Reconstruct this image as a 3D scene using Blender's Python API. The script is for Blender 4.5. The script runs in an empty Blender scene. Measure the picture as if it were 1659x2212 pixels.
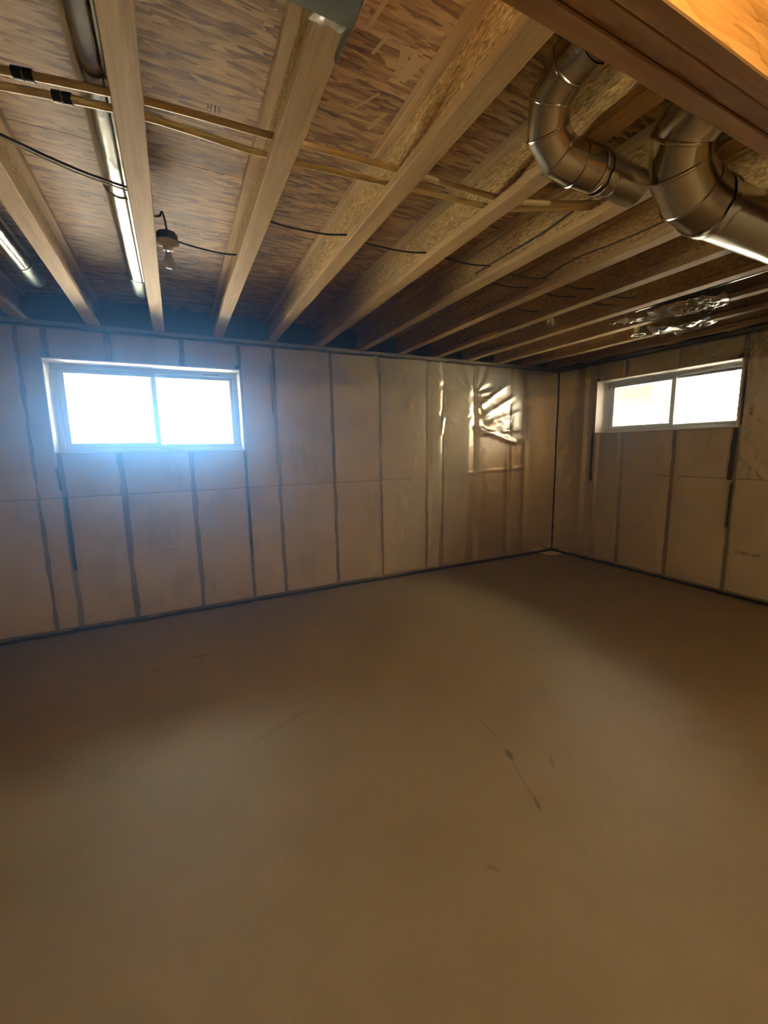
import bpy, bmesh, math, random
from mathutils import Vector, Matrix, noise as mnoise
random.seed(7)
sc = bpy.context.scene
COL = sc.collection
R_ = math.radians

# ------------------------------------------------------------------ measures of the room (metres)
D, XC, H, CZ = 4.331, 4.942, 2.618, 1.554       # back wall, right wall, underside of joists, camera height
XL, YF = -2.7, -3.3                              # left and front walls (out of view)
SUB = 2.859                                      # underside of the subfloor
JS, JX = .488, -1.0166                           # joist spacing, centre of the first joist in view
jx = lambda k: JX + JS*k

# ------------------------------------------------------------------ camera
yaw, pitch, roll = .4594, -.1516, -.0191
f_ = Vector((math.sin(yaw)*math.cos(pitch), math.cos(yaw)*math.cos(pitch), math.sin(pitch)))
r0 = Vector((math.cos(yaw), -math.sin(yaw), 0)); u0 = r0.cross(f_)
r_ = r0*math.cos(roll) + u0*math.sin(roll); u_ = -r0*math.sin(roll) + u0*math.cos(roll)
cam = bpy.data.cameras.new('camera'); cam.sensor_fit = 'VERTICAL'; cam.sensor_height = 24
cam.lens = 895.35/2212*24; cam.clip_start = .05
co = bpy.data.objects.new('camera', cam); COL.objects.link(co); sc.camera = co
M = Matrix.Identity(4)
for i in range(3):
    M[i][0], M[i][1], M[i][2] = r_[i], u_[i], -f_[i]
M[2][3] = CZ
co.matrix_world = M

# ------------------------------------------------------------------ sky, sun, exposure
sc.view_settings.view_transform = 'Standard'; sc.view_settings.look = 'None'
sc.view_settings.gamma = 1; sc.view_settings.use_curve_mapping = False
sc.view_settings.exposure = 2.12
cy = sc.cycles
cy.max_bounces = 9; cy.diffuse_bounces = 6; cy.glossy_bounces = 4; cy.transmission_bounces = 4; cy.transparent_max_bounces = 8
cy.caustics_reflective = False; cy.caustics_refractive = False; cy.sample_clamp_indirect = 6.0; cy.adaptive_threshold = .045; cy.time_limit = 1150
SKY, SUN = 6.0, 360.0
w = bpy.data.worlds.new('sky'); sc.world = w; w.use_nodes = True
bg = w.node_tree.nodes['Background']; bg.inputs[0].default_value = (.66, .84, 1, 1); bg.inputs[1].default_value = SKY
sl = bpy.data.lights.new('sun', 'SUN'); sl.energy = SUN; sl.angle = R_(.6); sl.color = (1, .97, .93)
so = bpy.data.objects.new('sun', sl); COL.objects.link(so)
so.rotation_euler = Vector((.40, .30, -.86)).to_track_quat('-Z', 'Y').to_euler(); so.location = (-6, -8, 14)

# ------------------------------------------------------------------ materials
class N:
    def __init__(s, name):
        s.m = bpy.data.materials.new(name); s.m.use_nodes = True; s.t = s.m.node_tree
        s.b = s.t.nodes['Principled BSDF']; s.out = s.t.nodes['Material Output']
    def n(s, typ, **kw):
        nd = s.t.nodes.new('ShaderNode'+typ)
        for k, v in kw.items():
            if k.startswith('i_'):
                key = k[2:]; key = int(key) if key.isdigit() else key
                s.put(nd.inputs[key], v)
            else: setattr(nd, k, v)
        return nd
    def put(s, sock, v):
        if isinstance(v, bpy.types.NodeSocket): s.t.links.new(v, sock)
        else: sock.default_value = v
    def set(s, **kw):
        for k, v in kw.items(): s.put(s.b.inputs[k.replace('_', ' ')], v)
        return s
    def math(s, op, a, b=0.0, c=None):
        nd = s.n('Math', operation=op); s.put(nd.inputs[0], a); s.put(nd.inputs[1], b)
        if c is not None: s.put(nd.inputs[2], c)
        return nd.outputs[0]
    def mix(s, f, a, b, mode='MIX'):
        nd = s.n('Mix', data_type='RGBA', blend_type=mode); s.put(nd.inputs[0], f); s.put(nd.inputs[6], a); s.put(nd.inputs[7], b)
        return nd.outputs[2]
    def fmix(s, f, a, b):
        nd = s.n('Mix', data_type='FLOAT'); s.put(nd.inputs[0], f); s.put(nd.inputs[2], a); s.put(nd.inputs[3], b)
        return nd.outputs[0]
    def ramp(s, f, stops):
        nd = s.n('ValToRGB'); e = nd.color_ramp.elements
        while len(e) < len(stops): e.new(.5)
        for el, (p, c) in zip(e, stops):
            el.position = p; el.color = (*c, 1) if len(c) == 3 else c
        s.put(nd.inputs[0], f); return nd.outputs[0]
    def coord(s, scale=(1, 1, 1), rot=(0, 0, 0), rnd=True, perm=None):
        v = s.n('TexCoord').outputs['Object']
        if rnd:
            oi = s.n('ObjectInfo').outputs['Random']
            a = s.n('VectorMath', operation='ADD'); s.put(a.inputs[0], v)
            cx = s.n('CombineXYZ', i_0=s.math('MULTIPLY', oi, 37.), i_1=s.math('MULTIPLY', oi, 91.), i_2=s.math('MULTIPLY', oi, 13.))
            s.put(a.inputs[1], cx.outputs[0]); v = a.outputs[0]
        if perm:
            sp = s.n('SeparateXYZ'); s.put(sp.inputs[0], v); cb = s.n('CombineXYZ')
            for i, c in enumerate(perm): s.put(cb.inputs[i], sp.outputs[c])
            v = cb.outputs[0]
        mp = s.n('Mapping'); s.put(mp.inputs[0], v); mp.inputs['Rotation'].default_value = rot; mp.inputs['Scale'].default_value = scale
        return mp.outputs[0]
    def noise(s, vec, scale=5., detail=4., rough=.55, dist=0.):
        nd = s.n('TexNoise'); s.put(nd.inputs['Vector'], vec)
        nd.inputs['Scale'].default_value = scale; nd.inputs['Detail'].default_value = detail
        nd.inputs['Roughness'].default_value = rough; nd.inputs['Distortion'].default_value = dist
        return nd.outputs[0]
    def bump(s, h, strength=.3, dist=.002):
        nd = s.n('Bump'); nd.inputs['Strength'].default_value = strength; nd.inputs['Distance'].default_value = dist
        s.put(nd.inputs['Height'], h); s.put(s.b.inputs['Normal'], nd.outputs[0]); return s

def osb(name, perm, cols, size=(9., 62.), rnd=True, main=0., spread=.5, gloss=.45):
    g = N(name); base = g.coord(rnd=rnd, perm=perm)
    val = None
    for i, (a, sc_) in enumerate(((main, 1.), (main+spread, .75), (main-spread*1.1, .9), (main+spread*2.3, 1.2))):
        mp = g.n('Mapping'); g.put(mp.inputs[0], base); mp.inputs['Rotation'].default_value = (0, 0, a)
        mp.inputs['Scale'].default_value = (size[0]*sc_, size[1]*sc_, 1); mp.inputs['Location'].default_value = (i*3.7, i*1.9, 0)
        vo = g.n('TexVoronoi', voronoi_dimensions='2D'); g.put(vo.inputs['Vector'], mp.outputs[0]); vo.inputs['Scale'].default_value = 1
        sp = g.n('SeparateColor'); g.put(sp.inputs[0], vo.outputs['Color'])
        h = g.math('SUBTRACT', sp.outputs[0], g.math('MULTIPLY', g.math('POWER', vo.outputs['Distance'], 3.), .55))
        if val is None: val = h
        else: val = g.fmix(g.math('GREATER_THAN', sp.outputs[1], .60), val, h)
    gm = g.n('Mapping'); g.put(gm.inputs[0], base); gm.inputs['Rotation'].default_value = (0, 0, main); gm.inputs['Scale'].default_value = (14, 110, 1)
    grain = g.noise(gm.outputs[0], 1., 3., .6, .5)
    big = g.noise(base, 1.8, 2.)
    v = g.math('MULTIPLY_ADD', val, .55, g.math('MULTIPLY', grain, .5))
    v = g.math('ADD', v, g.math('MULTIPLY', g.math('SUBTRACT', big, .5), .3))
    g.set(Base_Color=g.ramp(v, list(zip((.10, .34, .55, .92), cols))), Roughness=gloss, Specular_IOR_Level=.35)
    g.bump(v, .5, .003); return g.m

def wood(name, cols, along=1, rnd=True, fine=70., rough=.6, streak=.5):
    g = N(name); s = [fine, fine, fine]; s[along] = fine*.035
    c = g.coord(scale=tuple(s), rnd=rnd)
    a = g.noise(c, 1., 4., .6, .4)
    s2 = [9., 9., 9.]; s2[along] = .9
    b = g.noise(g.coord(scale=tuple(s2), rnd=rnd), 1., 3., .5, .8)
    v = g.math('ADD', g.math('MULTIPLY', a, streak), g.math('MULTIPLY', b, 1-streak))
    kn = g.n('TexVoronoi'); s3 = [7., 7., 7.]; s3[along] = 2.6
    g.put(kn.inputs['Vector'], g.coord(scale=tuple(s3), rnd=rnd)); kn.inputs['Scale'].default_value = 1.
    k = g.math('LESS_THAN', kn.outputs['Distance'], .055)
    colr = g.ramp(v, list(zip((.28, .5, .72), cols)))
    dark = tuple(x*.3 for x in cols[0])+(1,)
    g.set(Base_Color=g.mix(g.math('MULTIPLY', k, .7), colr, dark), Roughness=rough, Specular_IOR_Level=.3)
    g.bump(v, .35, .0015); return g.m

def plain(name, col, rough=.6, metal=0., nz=.12, scale=20., bump=.0, spec=.4):
    g = N(name); n = g.noise(g.coord(), scale, 4.)
    lo = tuple(max(0, c*(1-nz*1.5)) for c in col)+(1,); hi = tuple(min(1, c*(1+nz)) for c in col)+(1,)
    g.set(Base_Color=g.mix(n, lo, hi), Roughness=rough, Metallic=metal, Specular_IOR_Level=spec)
    if bump: g.bump(n, bump, .002)
    return g.m

MAT = {}
MAT['subfloor'] = osb('subfloor_osb', (0, 1, 2), ((.09, .045, .018), (.33, .19, .085), (.52, .34, .165), (.74, .55, .31)), (9., 58.), rnd=False, main=.18, spread=.75, gloss=.55)
MAT['web'] = osb('web_osb', (1, 2, 0), ((.15, .085, .03), (.43, .28, .10), (.60, .42, .165), (.93, .77, .42)), (46., 190.), main=1.2, spread=.55, gloss=.5)
MAT['beam_side'] = osb('beam_strand', (0, 2, 1), ((.34, .14, .025), (.58, .28, .06), (.66, .34, .085), (.74, .42, .12)), (5., 40.), main=.05, spread=.15, gloss=.55)
MAT['flange'] = wood('flange_lumber', ((.34, .215, .095), (.55, .39, .19), (.72, .55, .30)), 1)
MAT['beam'] = wood('laminated_veneer', ((.24, .115, .035), (.32, .165, .055), (.39, .21, .08)), 0, fine=60, rough=.65)
MAT['stud'] = wood('stud_lumber', ((.10, .075, .045), (.18, .14, .085), (.27, .215, .135)), 2)
MAT['plate'] = wood('plate_lumber', ((.20, .17, .13), (.29, .25, .19), (.36, .31, .25)), 0)
MAT['plate_y'] = wood('plate_lumber_side', ((.20, .17, .13), (.29, .25, .19), (.36, .31, .25)), 1)
MAT['outwood'] = wood('deck_lumber', ((.12, .085, .07), (.17, .125, .105), (.20, .155, .135)), 0)
MAT['outwood_y'] = wood('deck_lumber_side', ((.20, .105, .02), (.27, .15, .035), (.31, .185, .055)), 1)
MAT['strand'] = plain('pale_strand', (.62, .47, .26), .6, nz=.1, scale=60)
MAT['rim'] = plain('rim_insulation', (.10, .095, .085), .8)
MAT['vinyl'] = plain('white_vinyl', (.62, .66, .68), .35, nz=.02)
MAT['liner'] = plain('window_liner', (.86, .85, .82), .5, nz=.06, scale=30, bump=.3)
MAT['sealant'] = plain('acoustic_sealant', (.020, .017, .014), .55, bump=.5, scale=60)
MAT['tape'] = plain('grey_sealant_strip', (.055, .05, .045), .6, nz=.3, scale=40)
MAT['cable'] = plain('brown_cable', (.075, .042, .025), .4)
MAT['cable_white'] = plain('pale_cable', (.62, .60, .55), .4)
MAT['pex'] = plain('cream_tubing', (.84, .72, .40), .35, nz=.05)
MAT['black'] = plain('black_rubber', (.02, .02, .022), .55)
MAT['porcelain'] = plain('white_porcelain', (.88, .87, .84), .2, nz=.03)
MAT['box'] = plain('steel_box', (.16, .16, .16), .45, metal=.7)
MAT['ink'] = plain('stamp_ink', (.10, .075, .055), .8)
MAT['print'] = plain('grey_print', (.30, .285, .26), .7)
MAT['siding'] = plain('white_siding', (.37, .385, .40), .5, nz=.03)
MAT['trimw'] = plain('white_trim', (.20, .225, .255), .45, nz=.02)
MAT['ground'] = plain('pale_gravel', (.62, .60, .56), .9, nz=.2, scale=30)
MAT['concrete'] = plain('foundation_concrete', (.36, .34, .31), .85, nz=.15, scale=6)

def galv(name, col, rough):
    g = N(name); c = g.coord()
    n = g.noise(c, 7., 3.); vo = g.n('TexVoronoi'); g.put(vo.inputs['Vector'], c); vo.inputs['Scale'].default_value = 45
    sp = g.n('SeparateColor'); g.put(sp.inputs[0], vo.outputs['Color'])
    k = g.math('ADD', g.math('MULTIPLY', n, .7), g.math('MULTIPLY', sp.outputs[0], .3))
    g.set(Base_Color=g.mix(k, tuple(x*.86 for x in col)+(1,), tuple(min(1, x*1.08) for x in col)+(1,)), Metallic=1.,
          Roughness=g.math('ADD', g.math('MULTIPLY', k, .12), rough-.06))
    g.bump(n, .06, .004); return g.m
MAT['galv'] = galv('galvanised_steel', (.66, .66, .60), .22)
MAT['galv_dull'] = galv('dull_galvanised_steel', (.30, .35, .33), .42)
MAT['foil'] = galv('foil_tape', (.75, .75, .70), .25)

g = N('insulation_batt'); n1 = g.noise(g.coord(), 2.2, 5.); n2 = g.noise(g.coord(scale=(30, 30, 3)), 1., 3.)
kk = g.math('ADD', g.math('MULTIPLY', n1, .75), g.math('MULTIPLY', n2, .25))
g.set(Base_Color=g.ramp(kk, [(.25, (.54, .51, .40)), (.48, (.80, .775, .65)), (.75, (.87, .85, .75))]), Roughness=.85); g.bump(n2, .25, .004)
MAT['batt'] = g.m

def poly(name, tint, cover, rough, bscale, bstr, bdist, rnd):
    g = N(name); g.t.nodes.remove(g.b); c = g.coord(rnd=rnd)
    n1 = g.noise(c, bscale, 4., .6, .6); bp = g.n('Bump'); bp.inputs['Strength'].default_value = bstr; bp.inputs['Distance'].default_value = bdist; g.put(bp.inputs['Height'], n1)
    tr = g.n('BsdfTransparent'); df = g.n('BsdfDiffuse'); df.inputs[0].default_value = (*tint, 1); g.put(df.inputs['Normal'], bp.outputs[0])
    gl = g.n('BsdfGlossy'); gl.inputs['Roughness'].default_value = rough; g.put(gl.inputs['Normal'], bp.outputs[0])
    fr = g.n('Fresnel'); fr.inputs[0].default_value = 1.55; g.put(fr.inputs['Normal'], bp.outputs[0])
    m1 = g.n('MixShader'); m1.inputs[0].default_value = cover; g.put(m1.inputs[1], tr.outputs[0]); g.put(m1.inputs[2], df.outputs[0])
    m2 = g.n('MixShader'); g.put(m2.inputs[0], fr.outputs[0]); g.put(m2.inputs[1], m1.outputs[0]); g.put(m2.inputs[2], gl.outputs[0])
    g.put(g.out.inputs[0], m2.outputs[0]); return g.m
MAT['poly'] = poly('poly_sheet', (.84, .82, .77), .24, .33, 14., .12, .006, False)
MAT['bag'] = poly('crumpled_poly', (.88, .86, .78), .93, .5, 22., .5, .01, True)

g = N('window_glass'); tr = g.n('BsdfTransparent'); gl = g.n('BsdfGlossy'); gl.inputs['Roughness'].default_value = .02
fr = g.n('Fresnel'); fr.inputs[0].default_value = 1.45; mx = g.n('MixShader'); g.put(mx.inputs[0], fr.outputs[0])
g.put(mx.inputs[1], tr.outputs[0]); g.put(mx.inputs[2], gl.outputs[0]); g.put(g.out.inputs[0], mx.outputs[0])
MAT['glass'] = g.m
g = N('bulb_glass'); g.set(Base_Color=(.90, .89, .86, 1), Roughness=.10, Transmission_Weight=.55, IOR=1.4); MAT['bulb'] = g.m
g = N('bulb_lit'); g.set(Base_Color=(.9, .8, .6, 1), Emission_Color=(1, .62, .28, 1), Emission_Strength=25.); MAT['bulb_lit'] = g.m

g = N('floor_concrete'); c = g.coord(rnd=False)
a = g.noise(c, .55, 5., .6, .6); b = g.noise(c, 3.2, 6., .6); d_ = g.noise(c, 160., 2.)
v = g.math('ADD', g.math('ADD', g.math('MULTIPLY', a, .6), g.math('MULTIPLY', b, .25)), g.math('MULTIPLY', d_, .15))
col = g.ramp(v, [(.30, (.30, .23, .125)), (.5, (.37, .29, .165)), (.70, (.44, .355, .22))])
for (x, y, rx, ry, rz, s_) in ((1.394, 1.431, .022, .05, -.34, .75), (1.294, 1.153, .012, .05, -.4, .6), (1.34, 1.29, .006, .16, -.34, .35), (1.43, 1.62, .008, .16, -.1, .35),
                              (.031, 3.321, .09, .014, -.05, .9), (-.25, 3.25, .035, .02, .2, .5), (1.55, 1.30, .05, .015, .9, .3), (.40, 2.2, .3, .02, .4, .2), (.93, 1.02, .012, .03, .7, .4)):
    mp = g.n('Mapping', vector_type='TEXTURE'); g.put(mp.inputs[0], c); mp.inputs['Location'].default_value = (x, y, 0)
    mp.inputs['Rotation'].default_value = (0, 0, rz); mp.inputs['Scale'].default_value = (rx, ry, 1)
    ln = g.n('VectorMath', operation='LENGTH'); g.put(ln.inputs[0], mp.outputs[0])
    k = g.math('SUBTRACT', 1., g.math('ADD', ln.outputs['Value'], g.math('MULTIPLY', g.math('SUBTRACT', d_, .5), .8)))
    k = g.math('MULTIPLY', g.math('MAXIMUM', g.math('MINIMUM', k, .5), 0.), s_*2.)
    col = g.mix(k, col, (.10, .07, .045, 1))
g.set(Base_Color=col, Roughness=g.fmix(a, .42, .60), Specular_IOR_Level=.45); g.bump(g.math('ADD', g.math('MULTIPLY', d_, .3), b), .08, .003)
MAT['floor'] = g.m

# ------------------------------------------------------------------ mesh helpers
class MB:
    def __init__(s): s.v = []; s.f = []
    def add(s, vs, fs):
        o = len(s.v); s.v += [tuple(p) for p in vs]; s.f += [tuple(i+o for i in f) for f in fs]; return s
    def box(s, x0, x1, y0, y1, z0, z1, c=0.0):
        if c <= 0:
            vs = [(x, y, z) for x in (x0, x1) for y in (y0, y1) for z in (z0, z1)]
            return s.add(vs, [(0, 1, 3, 2), (4, 6, 7, 5), (0, 4, 5, 1), (2, 3, 7, 6), (0, 2, 6, 4), (1, 5, 7, 3)])
        bm = bmesh.new(); bmesh.ops.create_cube(bm, size=1)
        for v in bm.verts: v.co = ((x0+x1)/2+v.co.x*(x1-x0), (y0+y1)/2+v.co.y*(y1-y0), (z0+z1)/2+v.co.z*(z1-z0))
        bmesh.ops.bevel(bm, geom=bm.edges[:], offset=c, segments=1, affect='EDGES')
        bm.verts.index_update(); s.add([v.co for v in bm.verts], [[v.index for v in f.verts] for f in bm.faces]); bm.free(); return s
    def tube(s, pts, r, seg=16, cap=True, rr=None):
        pts = [Vector(p) for p in pts]; n = len(pts); base = len(s.v); up = None; rings = []
        for i, p in enumerate(pts):
            a = pts[max(i-1, 0)]; b = pts[min(i+1, n-1)]
            t = ((p-a).normalized() if i else Vector()) + ((b-p).normalized() if i < n-1 else Vector())
            t = t.normalized()
            if up is None:
                up = t.orthogonal().normalized()
            up = (up - t*up.dot(t)).normalized(); side = t.cross(up)
            rad = rr[i] if rr else r
            k = 1.
            if 0 < i < n-1:
                half = (b-p).angle(p-a, 0)/2; k = 1/max(.5, math.cos(half)); bend = ((b-p).normalized()-(p-a).normalized())
            ring = []
            for j in range(seg):
                an = 2*math.pi*j/seg; o = up*math.cos(an)*rad + side*math.sin(an)*rad
                if 0 < i < n-1 and bend.length > 1e-4:
                    bn = bend.normalized(); o = o + bn*o.dot(bn)*(k-1)
                ring.append(p+o)
            rings.append(ring)
        vs = [q for ring in rings for q in ring]; fs = []
        for i in range(n-1):
            for j in range(seg):
                k = (j+1) % seg; fs.append((i*seg+j, i*seg+k, (i+1)*seg+k, (i+1)*seg+j))
        if cap: fs += [tuple(range(seg))[::-1], tuple((n-1)*seg+j for j in range(seg))]
        return s.add(vs, fs)
    def lathe(s, prof, cx, cy, seg=24):
        vs = []; fs = []; n = len(prof)
        for (r, z) in prof:
            for j in range(seg):
                a = 2*math.pi*j/seg; vs.append((cx+r*math.cos(a), cy+r*math.sin(a), z))
        for i in range(n-1):
            for j in range(seg):
                k = (j+1) % seg; fs.append((i*seg+j, i*seg+k, (i+1)*seg+k, (i+1)*seg+j))
        if prof[0][0] > 1e-4: fs.append(tuple(range(seg))[::-1])
        if prof[-1][0] > 1e-4: fs.append(tuple((n-1)*seg+j for j in range(seg)))
        return s.add(vs, fs)
    def build(s, name, mat, parent=None, smooth=None, org=None):
        me = bpy.data.meshes.new(name)
        o_ = Vector(org) if org else Vector()
        if parent is not None and org is None: o_ = parent.matrix_world.translation.copy() if False else Vector(parent.location)
        me.from_pydata([tuple(Vector(p)-o_) for p in s.v], [], s.f)
        bm = bmesh.new(); bm.from_mesh(me); bmesh.ops.remove_doubles(bm, verts=bm.verts, dist=1e-6)
        bmesh.ops.recalc_face_normals(bm, faces=bm.faces); bm.to_mesh(me); bm.free()
        me.materials.append(MAT[mat])
        if smooth is not None: me.polygons.foreach_set('use_smooth', [True]*len(me.polygons)); me.set_sharp_from_angle(angle=R_(smooth))
        o = bpy.data.objects.new(name, me); COL.objects.link(o)
        if parent is not None:
            o.parent = parent
            if org is not None: o.location = o_ - Vector(parent.location)
        else: o.location = o_
        return o
# thing roots are empties at the base of the thing; a part's mesh is given in world coordinates
def thing(name, label, cat, loc, group=None):
    o = bpy.data.objects.new(name, None); o.empty_display_size = .1; COL.objects.link(o); o.location = loc
    tag(o, label, cat, group); return o
def tag(o, label=None, cat=None, group=None, kind=None):
    for k, v in (('label', label), ('category', cat), ('group', group), ('kind', kind)):
        if v: o[k] = v
    return o
def sub(o, par):      # sub-part: parent whose own parent may be offset
    return o

def grid_sheet(fn, us, zs):
    vs = [fn(u, z) for z in zs for u in us]; nu = len(us); fs = []
    for j in range(len(zs)-1):
        for i in range(nu-1):
            fs.append((j*nu+i, j*nu+i+1, (j+1)*nu+i+1, (j+1)*nu+i))
    return vs, fs
def lin(a, b, n): return [a+(b-a)*i/(n-1) for i in range(n)]

# ------------------------------------------------------------------ floor, hidden walls
floor = tag(MB().box(XL-.3, XC+.35, YF-.3, D+.35, -.15, 0).build('floor', 'floor'), kind='structure')
tag(MB().box(XL-.25, XL, YF-.25, D+.35, 0, SUB).build('wall_left', 'concrete'), kind='structure')
tag(MB().box(XL, XC+.35, YF-.25, YF, 0, SUB).build('wall_front', 'concrete'), kind='structure')

# ------------------------------------------------------------------ framed walls: base, studs, batts, poly
back = lambda u, n, z: (u, D+n, z)
right = lambda u, n, z: (XC+n, u, z)
def pbox(mb, P, u0, u1, n0, n1, z0, z1, c=0):
    a = P(u0, n0, z0); b = P(u1, n1, z1)
    return mb.box(min(a[0], b[0]), max(a[0], b[0]), min(a[1], b[1]), max(a[1], b[1]), z0, z1, c)

def framed_wall(name, P, ua, ub, win, seams, low_only, anchors, folds, dens, plate_mat, widths):
    w0, w1, wz0, wz1 = win
    m = MB()
    pbox(m, P, ua, w0-.012, .05, .34, 0, 2.56); pbox(m, P, w1+.012, ub+(.36 if name == 'wall_back' else .05), .05, .34, 0, 2.56)
    pbox(m, P, w0-.012, w1+.012, .05, .34, 0, wz0-.012); pbox(m, P, w0-.012, w1+.012, .05, .34, wz1+.012, 2.56)
    wall = tag(m.build(name, 'concrete'), kind='structure')
    # studs
    for s in seams:
        wd = widths.get(s, .045); x = MB()
        inwin = w0+.03 < s < w1-.03
        spans = [(.04, wz0-.014), (wz1+.014, 2.56)] if inwin else [(.04, 2.56)]
        for (a, b) in spans:
            sa, sb_ = s-.032, s+.032
            if sb_ > w0-.014 and s < w0+.04 and sa < w0: sa, sb_ = sa-(sb_-w0+.014), w0-.014
            if sa < w1+.014 and s > w1-.04 and sb_ > w1: sa, sb_ = w1+.014, sb_+(w1+.014-sa)
            MB_ = MB(); pbox(MB_, P, sa, sb_, .021, .05, a, b); MB_.build('stud', 'stud', wall)
    # batts with soft bulging faces and ragged edges
    edges = [ua]+list(seams)+[ub]
    for i in range(len(edges)-1):
        a, b = edges[i], edges[i+1]
        ga = widths.get(a, .03)*.48 if i else 0; gb = widths.get(b, .03)*.48 if i < len(edges)-2 else .004
        lo, hi = a+ga, b-gb
        rows = [(.045, 1.188), (1.196, 2.56)]
        cells = []
        for (z0, z1) in rows:
            if hi <= w0+.03 or lo >= w1-.03: cells.append((lo, hi, z0, z1)); continue
            l2, h2 = lo, hi
            if lo < w0: l2 = lo
            if z0 > 1: cells += [(lo, hi, z0, wz0-.016), (lo, hi, wz1+.016, z1)]
            else: cells.append((lo, hi, z0, z1))
        for (l, h, z0, z1) in cells:
            if h-l < .05: continue
            sd = random.random()*50
            nu = max(4, int((h-l)/.06)); nz = max(4, int((z1-z0)/.09))
            def fn(u, z, l=l, h=h, z0=z0, z1=z1, sd=sd):
                fu = (u-l)/(h-l); fz = (z-z0)/(z1-z0)
                e = min(1, min(fu, 1-fu)*(h-l)/.03); ez = min(1, min(fz, 1-fz)*(z1-z0)/.02)
                bul = .006*math.sqrt(max(0, e))*math.sqrt(max(0, ez)) + .004*mnoise.noise((u*6+sd, z*5, sd))
                jit = 0.
                if fu < .001 or fu > .999: jit = .014*mnoise.noise((z*5, sd, fu*3)) + .009*mnoise.noise((z*31, sd, fu*3))
                return P(u+jit, .014-bul, z)
            vs, fs = grid_sheet(fn, lin(l, h, nu), lin(z0, z1, nz))
            o = MB().add(vs, fs)
            # side skirts back to the sheathing
            U_, Z_ = lin(l, h, nu), lin(z0, z1, nz); b0 = len(o.v)
            per = [(j, 0) for j in range(nu)]+[(nu-1, k) for k in range(1, nz)]+[(j, nz-1) for j in range(nu-2, -1, -1)]+[(0, k) for k in range(nz-2, 0, -1)]
            idx = [k*nu+j for (j, k) in per]
            for (j, k) in per: o.v.append(P(U_[j], .05, Z_[k]))
            for q in range(len(per)):
                q2 = (q+1) % len(per); o.f.append((idx[q], idx[q2], b0+q2, b0+q))
            o.build('insulation_batt', 'batt', wall, smooth=40)
    # plates, rim
    m = MB(); pbox(m, P, ua, ub, -.006, .14, 2.578, H-.001, .003); m.build('top_plate', plate_mat, wall)
    m = MB(); pbox(m, P, ua, ub, .012, .05, .004, .040); m.build('bottom_plate', 'stud', wall)
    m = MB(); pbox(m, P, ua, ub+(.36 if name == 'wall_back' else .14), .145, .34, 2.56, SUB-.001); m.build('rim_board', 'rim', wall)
    # poly vapour barrier with folds
    us = lin(ua, ub, int((ub-ua)/dens)); zs = lin(.030, 2.580, int(2.55/dens))
    def h_(u, z):
        n = -.0075 + .0035*mnoise.noise((u*1.7, z*1.3, 3.1)) + .0012*mnoise.noise((u*8, z*8, 1.))
        for s in seams:
            d2 = abs(u-s)
            if d2 < .09 and not (w0+.03 < s < w1-.03 and wz0 < z < wz1): n += .007*(1-d2/.09)**1.5
        for (au, az, R, A, k, ph, bias) in anchors:
            du, dz = u-au, z-az; rr = math.hypot(du, dz)
            if rr < R*2.2:
                th = math.atan2(dz, du)
                wv = abs(math.sin(k*th*.5+ph+1.3*mnoise.noise((th*1.5, rr*4, au))))**1.6
                n += -A*.34*wv*(1-math.exp(-rr/.03))*math.exp(-(rr/R)**2)*(0.5+.5*math.cos(th-bias))*1.4 + .006*math.exp(-(rr/.03)**2)
        for (x0, z0, x1, z1, wd, A) in folds:
            dx, dz = x1-x0, z1-z0; L2 = dx*dx+dz*dz
            t = ((u-x0)*dx+(z-z0)*dz)/L2
            if -.1 < t < 1.1:
                wob = .012*mnoise.noise((t*5, x0, z0)); dd = abs((u-x0)*dz-(z-z0)*dx)/math.sqrt(L2)+wob
                env = max(0, min(1, min(t+.1, 1.1-t)/.2)); n += -A*.65*env*math.exp(-(dd/wd)**2)
        return max(-.045, min(n, .004))
    vs, fs = grid_sheet(lambda u, z: P(u, h_(u, z), z), us, zs)
    keep = []
    for f in fs:
        uc = sum((vs[i][0] if name == 'wall_back' else vs[i][1]) for i in f)/4; zc = sum(vs[i][2] for i in f)/4
        if not (w0 < uc < w1 and wz0 < zc < wz1): keep.append(f)
    # snap hole rim to the opening
    ks_ = set(keep); used = set(i for f in keep for i in f); hole = set(i for f in fs if f not in ks_ for i in f)
    ax = 0 if name == 'wall_back' else 1
    for i in used & hole:
        p = list(vs[i])
        for t_ in (w0, w1):
            if abs(p[ax]-t_) < dens*.75 and wz0-dens < p[2] < wz1+dens: p[ax] = t_
        for t_ in (wz0, wz1):
            if abs(p[2]-t_) < dens*.75 and w0-dens < p[ax] < w1+dens: p[2] = t_
        vs[i] = tuple(p)
    o = MB().add(vs, keep).build('vapour_barrier', 'poly', wall, smooth=180)
    o['label'] = 'clear plastic vapour barrier sheet stapled over the insulation'
    return wall

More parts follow.
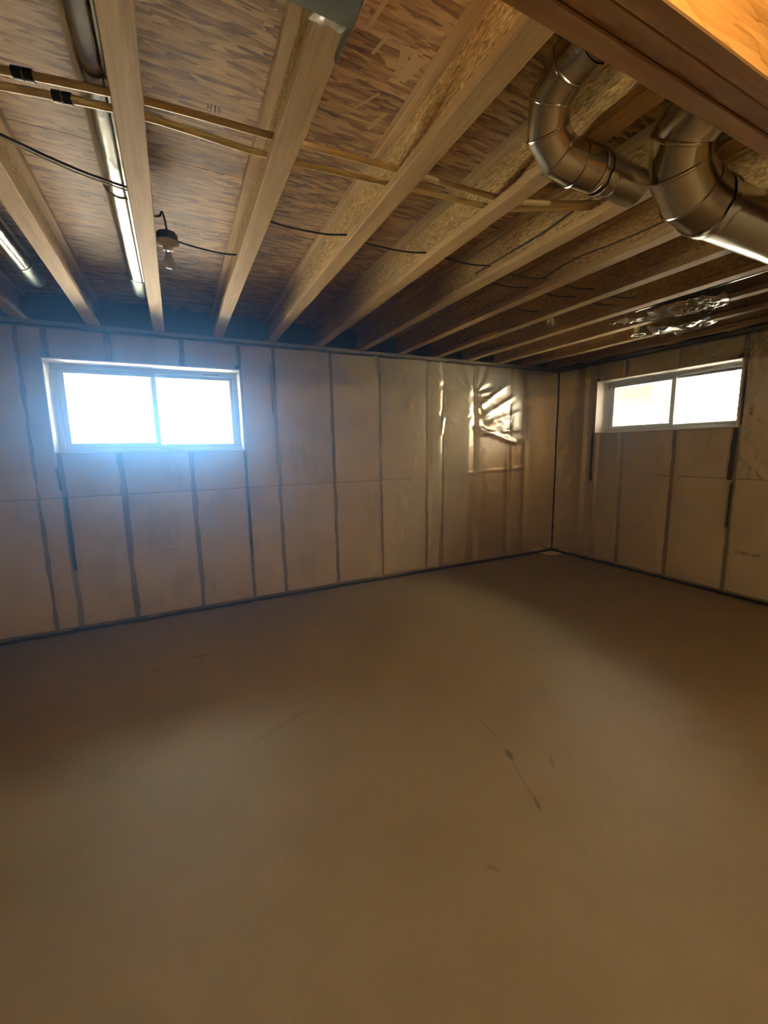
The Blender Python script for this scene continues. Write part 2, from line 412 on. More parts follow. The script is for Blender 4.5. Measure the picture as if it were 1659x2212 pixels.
WL = (-.893, .611, 1.574, 2.322); WR = (2.168, 3.704, 1.708, 2.345)
sb = [-2.2, -1.62, -1.05, -.875, -.44, .13, .62, .95, 1.55, 2.12, 2.745, 2.978, 3.448, 4.04, 4.34]
ab = [(3.448, 2.20, .30, .030, 11, .2, .4), (4.34, 2.10, .16, .026, 22, .6, 1.2), (3.448, 2.02, .22, .014, 9, .9, -2.2), (2.978, 1.95, .18, .014, 9, .5, -1.2), (4.04, 1.80, .20, .016, 11, .1, 2.8), (2.978, 2.30, .2, .012, 8, .2, 3.1)]
fb = [(3.47, 1.80, 4.15, 1.60, .028, .030), (3.55, 1.72, 4.25, 1.78, .020, .020), (3.2, 1.22, 4.3, 1.26, .010, .010), (2.95, 1.72, 2.99, 1.98, .018, .016),
      (3.5, 2.05, 4.0, 2.36, .030, .018), (3.55, 1.92, 4.1, 2.2, .03, .016), (3.7, 1.86, 4.25, 2.02, .03, .014), (1.4, 1.21, 3.2, 1.2, .006, .004)]
wall_back = framed_wall('wall_back', back, XL, XC-.002, WL, sb, [], ab, fb, .02, 'plate', {.62: .04, .13: .046, -.44: .05, -.875: .05, 1.55: .036, .95: .036, 2.745: .03, 2.978: .03, 3.448: .036, 4.04: .036, 4.34: .03, 2.12: .032})
sr = [-2.6, -2., -1.4, -.8, -.2, .4, 1.0, 1.6, 2.155, 2.735, 3.33, 3.70, 3.895]
ar = [(2.08, 1.85, .22, .06, 17, .4, 3.14), (2.08, 1.62, .2, .055, 15, .2, 3.3), (2.1, 2.42, .3, .06, 13, .1, 3.4), (1.98, 2.50, .3, .05, 11, .6, 2.9), (2.0, 1.4, .2, .05, 11, .8, 3.9), (2.45, 2.44, .18, .014, 9, .2, .3), (2.05, 2.1, .2, .018, 9, .2, 3.1)]
fr_ = [(2.12, 1.45, 1.9, 1.22, .015, .02), (2.35, 1.60, 2.36, 1.52, .02, .016), (2.0, 2.44, 1.3, 2.36, .03, .022), (2.0, 2.5, 1.3, 2.52, .025, .02), (2.62, 2.43, 2.3, 2.50, .02, .010), (2.62, 2.43, 2.3, 2.40, .02, .010)]
wall_right = framed_wall('wall_right', right, YF, D-.012, WR, sr, [], ar, fr_, .02, 'plate_y', {3.895: .03, 3.70: .04, 3.33: .03, 2.735: .05, 2.155: .05})

# black sealant beads round the edges of the poly, grey sealed slits under the windows
def bead(name, pts, r, parent=None, seg=7, mat='sealant'):
    o = []
    for i, p in enumerate(pts):
        o.append(Vector(p)+Vector((mnoise.noise((i*.7, r*99, 1)), mnoise.noise((i*.7, 5, r*99)), mnoise.noise((2, i*.7, r*99))))*r*.7)
    rr = [r*(1+.45*mnoise.noise((i*.9, 4, r*50))) for i in range(len(o))]
    return MB().tube(o, r, seg, rr=rr).build(name, mat, parent, smooth=60)
tag(bead('trim_1', [(x, D-.004, .012) for x in lin(XL, XC-.02, 120)], .014), kind='structure')
tag(bead('trim_2', [(XC-.004, y, .012) for y in lin(D-.02, YF, 110)], .016), kind='structure')
tag(bead('trim_3', [(XC-.010, D-.010, z) for z in lin(.02, 2.57, 60)], .009), kind='structure')
tag(bead('trim_4', [(x, D-.010, 2.574-.006*max(0, mnoise.noise((x*3, 0, 0)))) for x in lin(XL, XC-.02, 140)], .0065), kind='structure')
tag(bead('trim_5', [(XC-.010, y, 2.574) for y in lin(D-.02, YF, 110)], .0065), kind='structure')
def strip(P, parent, u0, z0, u1, z1, wd, mat='tape'):
    m = MB(); n = 12; vs = []; fs = []
    for i in range(n):
        t = i/(n-1); u = u0+(u1-u0)*t; z = z0+(z1-z0)*t; a = wd*(.8+.5*mnoise.noise((i*.8, u0*7, z0)))
        for (s_, nn) in ((-.5, -.012), (.5, -.012), (.5, -.004), (-.5, -.004)): vs.append(P(u+a*s_, nn, z))
    for i in range(n-1):
        for j in range(4):
            k = (j+1) % 4; fs.append((i*4+j, i*4+k, i*4+4+k, i*4+4+j))
    fs += [(0, 1, 2, 3), ((n-1)*4+3, (n-1)*4+2, (n-1)*4+1, (n-1)*4)]
    return m.add(vs, fs).build('sealant_strip', mat, parent)
for a in ((-.90, 1.45, -.885, 1.25, .016), (-.862, 1.20, -.862, .56, .028), (.618, 1.50, .622, 1.05, .010), (.622, 1.05, .622, .52, .024), (.915, 2.42, .912, 1.93, .006)): strip(back, wall_back, *a)
for a in ((3.735, 1.70, 3.735, 1.08, .034), (2.16, 1.69, 2.175, 1.18, .045), (2.150, 1.15, 2.155, .70, .022), (2.128, 2.42, 2.125, 1.72, .018)): strip(right, wall_right, *a)

# faint product print showing on the insulation
for (P, par, u0, z0, n, w_) in ((back, wall_back, -.20, .64, 7, .020), (back, wall_back, .84, .66, 4, .016), (right, wall_right, 2.98, .56, 8, .018), (right, wall_right, 1.86, .46, 9, .022), (right, wall_right, 3.62, .58, 5, .014)):
    m = MB()
    for i in range(n):
        if i % 4 == 3: continue
        pbox(m, P, u0+i*w_, u0+i*w_+w_*.62, -.0135, -.0125, z0+.004*(i % 2), z0+.022-.003*(i % 3))
    m.build('printed_mark', 'print', par)
o = MB().add(*grid_sheet(lambda u, z: (u, z, .003+.012*abs(mnoise.noise((u*9, z*9, 3)))), lin(4.66, 4.90, 14), lin(4.10, 4.28, 12))).build('plastic_scrap', 'bag', smooth=40, org=(4.78, 4.19, 0))
tag(o, 'small scrap of clear plastic lying on the floor in the far corner', 'plastic scrap')

# ------------------------------------------------------------------ windows
def window(name, P, win, mid, sash_hi, parts_org):
    w0, w1, z0, z1 = win; t = .012
    win_o = bpy.data.objects.new(name, None); COL.objects.link(win_o); win_o['kind'] = 'structure'
    for (a, b, c, d, nm) in ((w0-t, w1+t, z1, z1+t, 'head_liner'), (w0-t, w1+t, z0-t, z0, 'sill_liner'), (w0-t, w0, z0, z1, 'side_liner'), (w1, w1+t, z0, z1, 'side_liner')):
        m = MB(); pbox(m, P, a, b, -.014, .335, c, d, .002); m.build(nm, 'liner', win_o)
    fr = .038; m = MB()                                            # outer frame
    for (a, b, c, d) in ((w0, w1, z1-fr, z1), (w0, w1, z0, z0+fr), (w0, w0+fr, z0+fr, z1-fr), (w1-fr, w1, z0+fr, z1-fr)): pbox(m, P, a, b, .20, .30, c, d, .004)
    m.build('window_frame', 'vinyl', win_o)
    a0, a1 = (mid, w1-fr) if sash_hi else (w0+fr, mid)             # sliding sash
    b0, b1 = (w0+fr, mid) if sash_hi else (mid, w1-fr)             # fixed light
    z_0, z_1 = z0+fr, z1-fr; sw = .040
    m = MB(); 
    if sash_hi: A0, A1 = a0-.030, a1
    else: A0, A1 = a0, a1+.030
    for (a, b, c, d) in ((A0, A1, z_1-sw*.8, z_1), (A0, A1, z_0, z_0+sw), (A0, A0+sw+.006, z_0+sw, z_1-sw*.8), (A1-sw, A1, z_0+sw, z_1-sw*.8)): pbox(m, P, a, b, .215, .245, c, d, .004)
    s = m.build('sash', 'vinyl', win_o)
    m = MB(); pbox(m, P, A0+sw, A1-sw, .228, .232, z_0+sw, z_1-sw*.8); m.build('pane', 'glass', s)
    m = MB(); bw = .026
    if sash_hi: B0, B1 = b0, b1+.026
    else: B0, B1 = b0-.026, b1
    for (a, b, c, d) in ((B0, B1, z_1-bw, z_1), (B0, B1, z_0, z_0+bw), (B0, B0+bw, z_0+bw, z_1-bw), (B1-bw, B1, z_0+bw, z_1-bw)): pbox(m, P, a, b, .255, .285, c, d, .004)
    s = m.build('fixed_frame', 'vinyl', win_o)
    m = MB(); pbox(m, P, B0+bw, B1-bw, .268, .272, z_0+bw, z_1-bw); m.build('pane', 'glass', s)
    mm = (w1-.30, w1-.16) if not sash_hi else (w0+.05, w0+.17)      # small sticker on the head of the frame
    m = MB()
    for i in range(6):
        q = mm[0]+(mm[1]-mm[0])*i/6; pbox(m, P, q, q+.014, .1985, .2005, z1-.028+.003*(i % 2), z1-.020+.003*(i % 2))
    m.build('printed_mark', 'tape', win_o)
    for (q, s_) in ((w0, 1), (w1, -1)):                             # cut corner tabs of the plastic
        m = MB(); pbox(m, P, min(q-s_*.008, q+s_*.03), max(q-s_*.008, q+s_*.03), -.018, -.012, z1+t, z1+.045); m.build('corner_tab', 'tape', win_o)
    return win_o
window('window_1', back, WL, -.140, False, None)
window('window_2', right, WR, 2.910, True, None)
for (nm, loc, rot, sx, sy) in (('window_portal', (-.141, D+.30, 1.948), (R_(-90), 0, 0), 1.5, .75), ('window_portal', (XC+.30, 2.936, 2.026), (R_(90), 0, R_(90)), 1.53, .64)):
    l = bpy.data.lights.new(nm, 'AREA'); l.shape = 'RECTANGLE'; l.size = sx; l.size_y = sy; l.cycles.is_portal = True
    o = bpy.data.objects.new(nm, l); COL.objects.link(o); o.location = loc; o.rotation_euler = rot

# ------------------------------------------------------------------ ceiling: slab above and the subfloor panels
ceil = tag(MB().box(XL-.3, XC+.40, YF-.3, D+.40, SUB+.022, SUB+.20).build('ceiling', 'concrete'), kind='structure')
yb = [YF-.2, -2.59, -1.37, -.15, 1.07, 2.29, 3.51, D+.34]
for i in range(len(yb)-1):
    x = XL-.25 + (-1.1 if i % 2 else -.3)
    while x < XC+.3:
        a, b = max(x, XL-.25), min(x+2.44, XC+.34)
        if b-a > .05: MB().box(a+.0012, b-.0012, yb[i]+.0015, yb[i+1]-.0015, SUB, SUB+.019).build('subfloor_panel', 'subfloor', ceil)
        x += 2.44
for (x, y, L, W, a) in ((.842, 1.435, .105, .052, 1.83), (.838, 1.692, .11, .020, 1.85), (.80, 1.40, .07, .03, 1.2), (.76, 1.62, .12, .011, 2.1), (.66, 1.31, .10, .016, 1.7), (.71, 1.40, .08, .012, 1.8)):
    m = MB().box(-L/2, L/2, -W/2, W/2, -.002, 0, .0006); c_, s_ = math.cos(a), math.sin(a)
    m.v = [(x+p[0]*c_-p[1]*s_, y+p[0]*s_+p[1]*c_, SUB+p[2]) for p in m.v]; m.build('wood_strand', 'strand', ceil)
# rows of small ink strokes stamped on the subfloor
for (x, y, n, dx, hgt, a) in ((.22, 1.88, 5, .013, .045, .1), (.10, 2.86, 16, .017, .035, .12), (-.28, 1.62, 7, .017, .07, .3), (.70, 1.90, 14, .013, .035, .1), (-.33, 2.72, 4, .014, .06, .15), (-.22, 2.74, 4, .014, .06, .15), (.66, 2.95, 12, .016, .03, .1)):
    m = MB()
    for i in range(n):
        if (i*7) % 5 == 3: continue
        xx = x+i*dx*math.cos(a); yy = y+i*dx*math.sin(a)*.3
        m.box(xx, xx+.0035, yy, yy+hgt*(.75+.25*((i*3) % 4)/3), SUB-.0006, SUB+.0004)
        if i % 3 == 0: m.box(xx, xx+dx*.9, yy+hgt*.4, yy+hgt*.4+.004, SUB-.0006, SUB+.0004)
    o = m.build('ink_stamp', 'ink', ceil); o['label'] = 'faded dark ink stamp on the board'

# ------------------------------------------------------------------ I-joists
JY0, JY1 = YF+.02, D+.125; FW, FT = .088, .038
def joist_mesh(kind):
    m = MB()
    if kind == 'web': m.box(-.0055, .0055, JY0, JY1, H+FT-.012, SUB-FT+.012)
    elif kind == 'bottom_flange': m.box(-FW/2, FW/2, JY0, JY1, H, H+FT, .003)
    else: m.box(-FW/2, FW/2, JY0, JY1, SUB-FT, SUB-.0005, .003)
    return m
LBL = {0: 'leftmost visible wooden I-joist, mostly cut off at the left edge above the window',
       1: 'wooden I-joist second from the left, between the two left round ducts',
       2: 'wooden I-joist beside the long shiny round duct, left lampholder hung against it',
       3: 'wooden I-joist with the dark sheet-metal duct box across its near end',
       4: 'wooden I-joist just right of the pale wood flake on the subfloor',
       5: 'wooden I-joist running behind the segmented duct elbow near the beam',
       6: 'wooden I-joist with a brown cable slanting along its web, right of the elbow duct',
       7: 'seventh-from-right wooden I-joist, third right of the duct elbow',
       8: 'wooden I-joist with the right lampholder hung against its right side',
       9: 'wooden I-joist just right of the right lampholder',
       10: 'wooden I-joist with crumpled plastic hanging over it',
       11: 'second wooden I-joist from the right wall, right of the crumpled plastic',
       12: 'wooden I-joist nearest the right wall, above the right window'}
LBL.update({-3: 'wooden I-joist nearest the left wall, beyond the left edge of the view', -2: 'wooden I-joist second from the left wall, beyond the left edge of the view', -1: 'wooden I-joist just beyond the left edge of the view'})
LBL[7] = 'wooden I-joist between the slanting brown cable joist and the right lampholder joist'
proto = None
for k in range(-3, 13):
    root = thing('floor_joist', LBL[k], 'joist', (jx(k), 0, 0), 'I-joists under the subfloor')
    if proto is None:
        proto = []
        for kd, mt in (('web', 'web'), ('bottom_flange', 'flange'), ('top_flange', 'flange')):
            o = joist_mesh(kd).build(kd, mt); o.parent = root; proto.append(o)
    else:
        for p in proto:
            o = p.copy(); COL.objects.link(o); o.parent = root
# blocking between the last joist and the right wall
for i, (y, nm) in enumerate(((1.70, 'nearest the camera'), (2.26, 'over the near end of the right window'), (2.84, 'over the middle of the right window'), (3.35, 'over the far end of the right window'), (3.85, 'closest to the far corner'))):
    o = MB().box(4.886, XC+.13, y-.06, y+.06, H+.001, H+.04, .003).build('wood_block', 'flange', org=(XC, y, H))
    tag(o, 'short wood block on the right wall plate, '+nm, 'block', 'blocks between last joist and right wall')

# ------------------------------------------------------------------ dropped beam
bo = thing('support_beam', 'brown laminated wood beam crossing the upper right corner under the joists', 'beam', (1.1, .645, 2.378))
for i, (a, b) in enumerate(((.577, .6205), (.6215, .6665), (.6675, .713))):
    MB().box(XL+.02, XC+.12, a, b, 2.378 + (.002 if i == 1 else 0), H-.001, .003).build('beam_ply', 'beam', bo)
face = [o for o in bo.children if o.name.startswith('beam_ply')][0].data; face.materials.append(MAT['beam_side'])
for p in face.polygons:
    if p.normal.y < -.9: p.material_index = 1

# ------------------------------------------------------------------ ducts
def ring_at(m, p, d, r, t=.004, L=.012):
    p = Vector(p); d = Vector(d).normalized(); m.tube([p-d*L/2, p-d*L/4, p+d*L/4, p+d*L/2], r, 28, cap=False, rr=[r+.0005, r+t, r+t, r+.0005]); return m
def long_duct(name, label, x, z, r, y0, y1, collars, boot, group):
    t = thing(name, label, 'duct', (x, (y0+y1)/2, z-r), group)
    cs = [y0]+collars+[y1]
    for i in range(len(cs)-1):
        rr = r-.0015*(i % 2)
        MB().tube([(x, cs[i], z), (x, cs[i+1]+.02, z)], rr, 32, cap=False).build('pipe_section', 'galv', t, smooth=40)
    for c in collars: ring_at(MB(), (x, c, z), (0, 1, 0), r, .003, .014).build('joint_collar', 'foil', t, smooth=40)
    # lock seam
    an = R_(-62); sx, sz = x+math.cos(an)*r, z+math.sin(an)*r
    MB().box(sx-.004, sx+.004, y0, y1, sz-.0025, sz+.0025, .001).build('lock_seam', 'galv', t)
    ring_at(MB(), (x, y1+.01, z), (0, 1, 0), r+.001, .004, .03).build('end_collar', 'foil', t, smooth=40)
    MB().tube([(x, y1+.02, z), (x, y1+boot*.5, z+.002), (x, y1+boot*.85, z+.012), (x, y1+boot, z+.03)], r, 28, rr=[r*.98, r*.98, r*.95, r*.8]).build('boot_elbow', 'galv_dull', t, smooth=40)
    return t
long_duct('round_duct', 'long shiny round duct in the bay left of the left lampholder', -.125, 2.753, .064, -1.0, 3.40, [1.0, 2.36], .42, 'round ducts between left joists')
long_duct('round_duct', 'short visible round duct at the far left edge, near the back wall', -.765, 2.753, .064, -1.0, 3.47, [2.2], .40, 'round ducts between left joists')

# elbow duct: over the beam in the bay, turning down, then running right under the joists
r5 = .064; t = thing('elbow_duct', 'shiny round duct with a segmented elbow turning right below the beam', 'duct', (1.45, 1.17, 2.49))
P0 = [(1.205, -1., 2.735), (1.205, .98, 2.735)]
el = [(1.205, .98, 2.735), (1.205, 1.07, 2.728), (1.212, 1.145, 2.690), (1.245, 1.185, 2.625), (1.305, 1.190, 2.575), (1.385, 1.178, 2.556), (1.46, 1.17, 2.552)]
MB().tube(P0, r5, 32, cap=False).build('pipe_section', 'galv', t, smooth=40)
MB().tube(el, r5+.003, 32, cap=False).build('segmented_elbow', 'galv', t, smooth=20)
for i in range(1, 6):
    d = (Vector(el[i+1])-Vector(el[i-1])); ring_at(MB(), el[i], d, r5+.004, .0035, .010).build('elbow_seam', 'galv', t, smooth=40)
MB().tube([(1.45, 1.17, 2.552), (1.70, 1.17, 2.551)], r5, 32, cap=False).build('pipe_section', 'galv', t, smooth=40)
ring_at(MB(), (1.47, 1.17, 2.552), (1, 0, 0), r5+.002, .003, .02).build('joint_collar', 'foil', t, smooth=40)
# crumpled foil tape round the joint
def crumple_band(p, d, r, L, amp, seed, seg=40, n=6):
    p = Vector(p); d = Vector(d).normalized(); a = d.orthogonal().normalized(); b = d.cross(a); vs = []; fs = []
    for i in range(n):
        for j in range(seg):
            an = 2*math.pi*j/seg; rr = r+amp*(.5+.5*mnoise.noise((i*.9+seed, math.cos(an)*4, math.sin(an)*4+seed)))
            q = p+d*(L*(i/(n-1)-.5)+.012*mnoise.noise((seed, math.cos(an)*2, math.sin(an)*2+i*.1)))+(a*math.cos(an)+b*math.sin(an))*rr; vs.append(q)
    for i in range(n-1):
        for j in range(seg):
            k = (j+1) % seg; fs.append((i*seg+j, i*seg+k, (i+1)*seg+k, (i+1)*seg+j))
    return MB().add(vs, fs)
crumple_band((1.52, 1.17, 2.552), (1, 0, 0), r5+.001, .05, .007, 3.).build('foil_tape', 'foil', t, smooth=30)
crumple_band((1.205, 1.0, 2.735), (0, 1, 0), r5+.001, .04, .005, 8.).build('foil_tape', 'foil', t, smooth=30)

# big trunk duct
rb = .108; zb = H-rb-.012; ybg = 1.055
t = thing('trunk_duct', 'large shiny round trunk duct with wide elbow at the right edge under the beam', 'duct', (2.2, ybg, zb-rb))
el = [(1.745, .83, 2.737), (1.745, .945, 2.722), (1.765, 1.03, 2.665), (1.81, 1.058, 2.590), (1.885, 1.058, 2.522), (2.0, 1.055, zb)]
MB().tube(el, rb, 40, cap=False).build('segmented_elbow', 'galv', t, smooth=20)
for i in range(1, 5):
    d = (Vector(el[i+1])-Vector(el[i-1])); ring_at(MB(), el[i], d, rb+.002, .004, .014).build('elbow_seam', 'galv', t, smooth=40)
MB().tube([(1.745, -.8, 2.737), (1.745, .84, 2.737)], rb-.001, 40, cap=False).build('pipe_section', 'galv', t, smooth=40)
MB().tube([(1.99, ybg, zb), (XC-.12, ybg, zb)], rb-.002, 40).build('pipe_section', 'galv', t, smooth=40)
crumple_band((2.01, ybg, zb), (1, 0, 0), rb, .06, .008, 5.).build('foil_tape', 'foil', t, smooth=30)

# dark sheet-metal box across the near end of one joist
t = thing('return_duct_box', 'dark grey-green sheet-metal duct box at the top edge of the picture', 'duct', (.2, .94, 2.57))
MB().box(-.45, .486, .73, 1.105, 2.585, H-.001, .004).build('duct_body', 'galv_dull', t)
MB().box(.4795, .4845, 1.05, 1.22, H-.02, H+FT+.02).build('side_flange', 'galv_dull', t)
vs, fs = grid_sheet(lambda u, z: (u, 1.103+z*.045+.008*mnoise.noise((u*40, z*3, 2)), 2.588+z*.022-.010*abs(mnoise.noise((u*30, z*4, 7)))), lin(.385, .470, 14), lin(0, 1, 5))
MB().add(vs, fs).build('crumpled_lip', 'foil', t, smooth=20)

# ducts in the right bays and the crumpled plastic hung on them
def bay_pipe(x, y0, y1, label):
    t = thing('bay_duct', label, 'duct', (x, (y0+y1)/2, 2.68), 'round ducts between right joists')
    MB().tube([(x, y0, 2.742), (x, y1, 2.742)], .062, 28, cap=False).build('pipe_section', 'galv', t, smooth=40)
    ring_at(MB(), (x, y1-.005, 2.742), (0, 1, 0), .062, .004, .016).build('end_collar', 'foil', t, smooth=40); return t
bay_pipe(3.66, -1., 2.42, 'round duct in the bay left of the crumpled plastic joist')
bay_pipe(4.09, -1., 2.60, 'round duct with open end in the bay above the right window')
t = thing('down_elbow', 'small round metal duct end pointing down beneath the crumpled plastic', 'duct end', (4.10, 2.66, 2.59))
MB().lathe([(.048, 2.70), (.050, 2.62), (.058, 2.598), (.060, 2.592), (.054, 2.592), (.046, 2.62)], 4.10, 2.67, 28).build('collar', 'galv', t, smooth=40)
MB().tube([(4.10, 2.60, 2.742), (4.10, 2.66, 2.735), (4.10, 2.675, 2.70)], .05, 20).build('bend', 'galv', t, smooth=40)
def crumple(fn, nu, nv, amp, fr, seed):
    vs = []; fs = []
    for j in range(nv):
        for i in range(nu):
            p = Vector(fn(i/(nu-1), j/(nv-1)))
            q = Vector((mnoise.noise(p*fr+Vector((seed, 0, 0))), mnoise.noise(p*fr+Vector((0, seed, 9))), mnoise.noise(p*fr+Vector((4, 2, seed)))))
            q2 = Vector((abs(mnoise.noise(p*fr*2.3+Vector((seed, 3, 0)))), mnoise.noise(p*fr*2.3+Vector((0, seed, 2))), -abs(mnoise.noise(p*fr*2.3+Vector((1, 2, seed))))))
            vs.append(p+q*amp+q2*amp*.8)
    for j in range(nv-1):
        for i in range(nu-1): fs.append((j*nu+i, j*nu+i+1, (j+1)*nu+i+1, (j+1)*nu+i))
    return MB().add(vs, fs)
t = thing('crumpled_plastic', 'crumpled clear plastic draped below joists beside the open duct end', 'plastic', (3.9, 2.2, 2.55))
crumple(lambda u, v: (3.60+.30*v+.05*u, 2.30-.55*u+.1*v, 2.655-.045*math.sin(v*3.1)-.02*u), 40, 22, .035, 9., 1.).build('sheet', 'bag', t, smooth=25)
crumple(lambda u, v: (3.80+.34*v+.10*u, 2.42-.42*u+.12*v, 2.585-.035*math.sin(u*3)-.02*math.cos(v*5)), 36, 24, .045, 8., 4.).build('sheet', 'bag', t, smooth=25)
crumple(lambda u, v: (3.52+.20*u, 2.52-.24*u+.10*(v-.5), 2.625-.02*math.sin(v*3)-.015*u), 26, 14, .03, 11., 7.).build('tail', 'bag', t, smooth=25)
crumple(lambda u, v: (3.475+.03*u, 2.545-.05*u+.015*(v-.5), 2.618-.006*v), 8, 5, .01, 30., 2.).build('bright_scrap', 'foil', t, smooth=25)

# ------------------------------------------------------------------ plastic tubing through the joists
def smooth_path(pts, n=8):
    out = []; P_ = [Vector(p) for p in pts]
    for i in range(len(P_)-1):
        a, b, c, d = P_[max(i-1, 0)], P_[i], P_[i+1], P_[min(i+2, len(P_)-1)]
        for j in range(n):
            t_ = j/n
            out.append(.5*((2*b)+(c-a)*t_+(2*a-5*b+4*c-d)*t_*t_+(3*b-a-3*c+d)*t_**3))
    out.append(P_[-1]); return out
rp = .0118
A = [(-2.0, 1.86, 2.672), (-1.02, 1.82, 2.672), (-.53, 1.765, 2.672), (-.04, 1.690, 2.670), (.44, 1.666, 2.670), (.93, 1.636, 2.669), (1.42, 1.614, 2.669), (1.66, 1.555, 2.672), (1.905, 1.475, 2.69)]
B = [(-2.0, 1.91, 2.672), (-1.02, 1.87, 2.672), (-.53, 1.83, 2.672), (-.04, 1.760, 2.670), (.44, 1.785, 2.676), (.93, 1.742, 2.678), (1.42, 1.690, 2.670), (1.66, 1.60, 2.672), (1.905, 1.52, 2.69)]
for pts, lab, cx in ((A, 'cream plastic water tube through the joists, the one nearer the camera', -.31), (B, 'cream plastic water tube through the joists, the one nearer the back wall', -.225)):
    t = thing('water_tube', lab, 'pipe', (pts[3][0], pts[3][1], pts[3][2]), 'cream water tubes through the joists')
    path = smooth_path(pts)
    MB().tube(path, rp, 12).build('tube', 'pex', t, smooth=60)
    q = min(range(len(path)), key=lambda i: abs(path[i].x-cx)); p = path[q]; d = (path[q+1]-path[q-1]).normalized()
    c = p+d*(cx-p.x)
    s = MB()
    for a, b in ((-.026, -.002), (.002, .026)): s.tube([c+d*a, c+d*b], rp+.0045, 14)
    s.build('black_sleeve', 'black', t, smooth=40)

# ------------------------------------------------------------------ cables
def cable(lab, pts, r=.005, mat='cable', twin=False, n=8):
    t = MB().tube(smooth_path(pts, n), r, 7).build('electric_cable', mat, smooth=60, org=pts[0])
    return tag(t, lab, 'cable', 'electric cables in the ceiling')
cable('dark cable crossing below the long shiny duct to the joist beside it', [(-.535, 1.99, 2.664), (-.4394, 2.047, 2.66), (-.25, 2.14, 2.655), (-.064, 2.22, 2.668), (-.045, 2.25, 2.68)])
cable('bright cable alongside the dark one crossing below the long shiny duct', [(-.535, 2.005, 2.661), (-.4394, 2.062, 2.655), (-.25, 2.155, 2.650), (-.064, 2.234, 2.663), (-.045, 2.266, 2.675)], .003, 'cable_white')
cable('brown cable looping from the joist into the left lampholder', [(-.03, 2.47, 2.695), (.022, 2.49, 2.705), (.040, 2.50, 2.735), (.048, 2.56, 2.745), (.056, 2.65, 2.745), (.058, 2.70, 2.728)])
cable('brown cable running right from the left lampholder to the next joist', [(.10, 2.72, 2.705), (.16, 2.72, 2.695), (.28, 2.70, 2.675), (.38, 2.68, 2.668), (.425, 2.665, 2.672), (.440, 2.67, 2.675)])
cable('pale cable end on the joist with the dark duct box', [(.437, 2.64, 2.676), (.430, 2.52, 2.690), (.428, 2.44, 2.706), (.436, 2.38, 2.716), (.441, 2.34, 2.712)], .004, 'cable_white')
def run(y, ks, z, lab, sag=.03):
    pts = []
    for i, k in enumerate(ks):
        x = jx(k); dy = .02*mnoise.noise((k*3.3, y, 0)); pts.append((x, y+dy, z+.006*mnoise.noise((k, y*5, 1))))
        if i < len(ks)-1:
            xm = x+JS*.30; pts.append((xm, y+dy+.045+.02*mnoise.noise((k, 7, y)), z+.012-sag*.3)); pts.append((x+JS*.74, y+dy+.03, z+.005-sag*.25))
    cable(lab, pts, .005)
run(2.250, [3, 4, 5], 2.690, 'brown cable through the joists just left of the elbow duct')
run(2.245, [5, 6, 7, 8, 9], 2.697, 'brown cable zigzagging through the right joists, nearer the beam')
run(2.415, [6, 7, 8, 9], 2.695, 'brown cable zigzagging through the right joists, nearer the back wall')
cable('brown cable slanting along a joist web right of the elbow duct', [(1.89, 1.28, 2.735), (1.893, 1.55, 2.725), (1.895, 1.80, 2.705), (1.893, 2.1, 2.700), (1.895, 2.36, 2.703), (1.908, 2.395, 2.700)])
cable('brown cable along the joist web near the right lampholder', [(2.380, 2.24, 2.700), (2.378, 2.0, 2.725), (2.379, 1.7, 2.705), (2.378, 1.3, 2.690)], .004)
cable('brown cable feeding the right lampholder from its left', [(2.66, 2.80, 2.700), (2.76, 2.80, 2.690), (2.895, 2.77, 2.690), (2.95, 2.74, 2.700)])

# ------------------------------------------------------------------ lampholders
def lamp(x, y, z, lab, lit=False, grp='porcelain lampholders', tint=(1, .82, .58)):
    t = thing('lampholder', lab, 'lamp', (x, y, z), grp)
    MB().lathe([(.004, z+.045), (.050, z+.045), (.052, z+.040), (.052, z+.004), (.004, z+.004)], x, y, 8).build('electrical_box', 'box', t)
    MB().lathe([(.004, z+.004), (.056, z+.004), (.058, z-.004), (.052, z-.014), (.036, z-.020), (.027, z-.024), (.024, z-.042), (.020, z-.044), (.006, z-.044)], x, y, 28).build('porcelain_base', 'porcelain', t, smooth=40)
    b = MB().lathe([(.002, z-.135), (.014, z-.133), (.025, z-.124), (.0305, z-.110), (.030, z-.098), (.025, z-.082), (.0185, z-.066), (.0165, z-.046)], x, y, 24).build('bulb', 'bulb_lit' if lit else 'bulb', t, smooth=60)
    if lit:
        l = bpy.data.lights.new('bulb_light', 'POINT'); l.energy = lit; l.color = tint; l.shadow_soft_size = .035
        o = bpy.data.objects.new('bulb_light', l); COL.objects.link(o); o.parent = t; o.location = (0, 0, -.20)
    return t
lamp(.058, 2.72, 2.690, 'white porcelain lampholder with bare bulb against the left joists, above the left window')
lamp(2.992, 2.735, 2.700, 'white porcelain lampholder with bare bulb among the right joists')
lamp(.72, .02, 2.700, 'lit porcelain lampholder behind the beam, out of view', tint=(1, .68, .36), lit=4.5, grp='lampholder out of view')

lamp(1.66, -2.35, 2.700, 'added warm fill lamp at the rear of the room, out of view', lit=24., grp='lampholder out of view')  # unseen lamp added as warm fill for the walls and lower floor

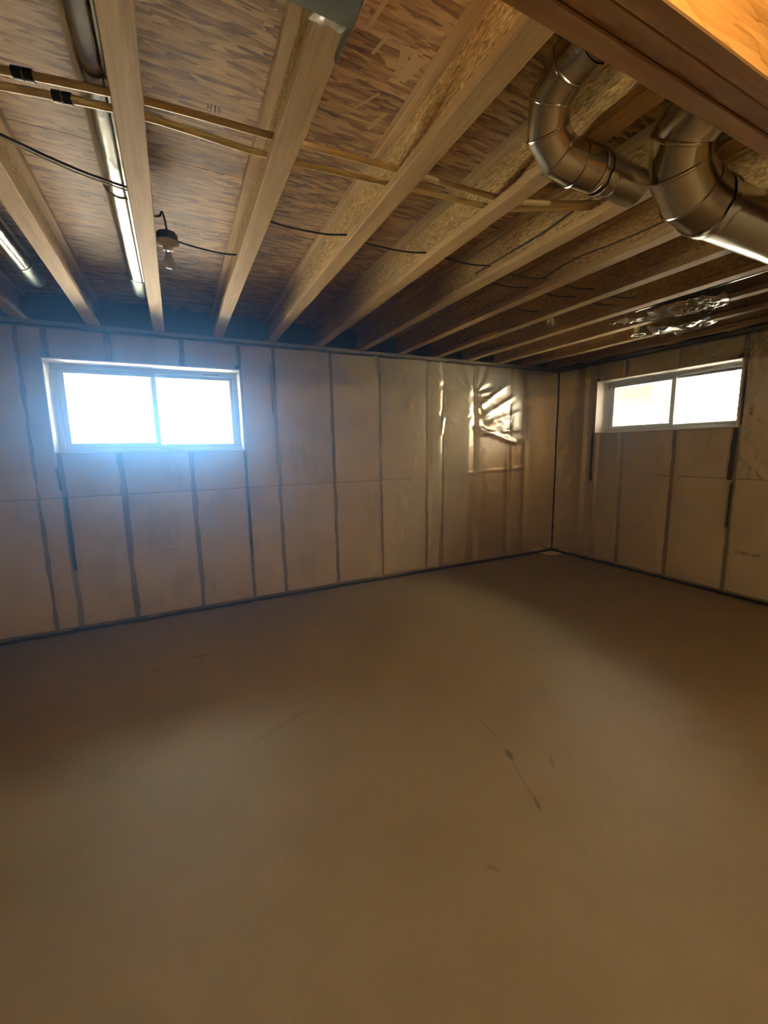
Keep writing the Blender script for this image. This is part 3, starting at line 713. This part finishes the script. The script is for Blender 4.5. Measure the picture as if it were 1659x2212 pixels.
# ------------------------------------------------------------------ outside
gz = 1.15
tag(MB().box(XL-.3, XC+.40, YF-.3, D+.40, SUB+.201, 6.2).build('wall_upper_storey', 'siding'), kind='structure')
m = MB(); m.box(-40, 40, D+.36, 60, gz-.3, gz); m.box(XC+.36, 40, -40, D+.36, gz-.3, gz)
tag(m.build('ground_outside', 'ground'), kind='structure')
t = thing('deck_beam', 'pinkish wooden deck beam seen through the top of the left window', 'beam', (0, D+1.05, gz))
MB().box(-3.2, 3.2, D+1.0, D+1.04, 2.222, 2.50, .004).build('beam_board', 'outwood', t)
for x in (-3.1, 3.0): MB().box(x-.06, x+.06, D+1.04, D+1.16, gz-.05, 2.5, .004).build('post', 'outwood', t)
# neighbouring house: each siding board its own piece
NX = 8.0; nh = t = thing('neighbour_house', 'white clapboard side of the house next door through the right window', 'house', (NX, 1.5, gz))
MB().box(NX+.02, NX+.6, -7, 4.66, gz, 4.3).build('wall_core', 'siding', t)
for i in range(28):
    z = 1.30+i*.1; m = MB()
    m.add([(NX+.016, -7, z+.104), (NX-.012, -7, z), (NX+.02, -7, z), (NX+.016, 4.60, z+.104), (NX-.012, 4.60, z), (NX+.02, 4.60, z)], [(0, 1, 4, 3), (1, 2, 5, 4), (0, 2, 1), (3, 4, 5), (0, 3, 5, 2)])
    m.build('siding_board', 'siding', t)
MB().box(NX-.03, NX+.10, 4.60, 4.72, gz, 4.3, .004).build('corner_board', 'trimw', t)
t = thing('downspout', 'white metal downspout at the corner of the house next door', 'downspout', (NX-.08, 4.70, gz))
MB().box(NX-.13, NX-.06, 4.655, 4.735, gz, 2.52, .008).build('pipe', 'trimw', t)
MB().tube([(NX-.095, 4.695, 2.50), (NX-.095, 4.700, 2.56), (NX-.095, 4.74, 2.62), (NX-.095, 4.80, 2.66), (NX-.095, 4.84, 2.74)], .045, 4).build('elbow', 'trimw', t)
t = thing('porch', 'white-panelled porch with a bare wood beam behind the downspout', 'porch', (NX+.5, 5.2, gz))
MB().box(NX+.05, NX+.12, 4.74, 4.90, gz, 2.97, .004).build('post', 'trimw', t)
for (a, b, mt) in ((gz, 1.98, 'siding'), (1.99, 2.335, 'siding')): MB().box(NX+.12, NX+.16, 4.8, 8., a, b, .003).build('panel', mt, t)
for (a, b) in ((2.42, 2.66), (2.345, 2.41)): MB().box(NX+.10, NX+.18, 4.85, 8., a, b, .003).build('beam_board', 'outwood_y', t)
MB().box(NX-.75, NX+1.5, 3.6, 8.2, 2.98, 3.06, .004).build('shade_slab', 'trimw', nh)  # unseen roof slab added to keep sun off the porch and house corner

# ------------------------------------------------------------------ blue haze volume added to stand in for lens glare round the window
g = N('glare_haze'); g.t.nodes.remove(g.b); vs_ = g.n('VolumeScatter')
vs_.inputs['Color'].default_value = (.16, .45, 1, 1); vs_.inputs['Density'].default_value = .16; vs_.inputs['Anisotropy'].default_value = .80
g.put(g.out.inputs['Volume'], vs_.outputs[0]); MAT['haze'] = g.m
tag(MB().box(XL+.01, XC-.06, .72, D-.06, .03, H-.002).build('glare_haze', 'haze'), 'blue haze volume added for the glow around the left window', 'haze', kind='stuff')
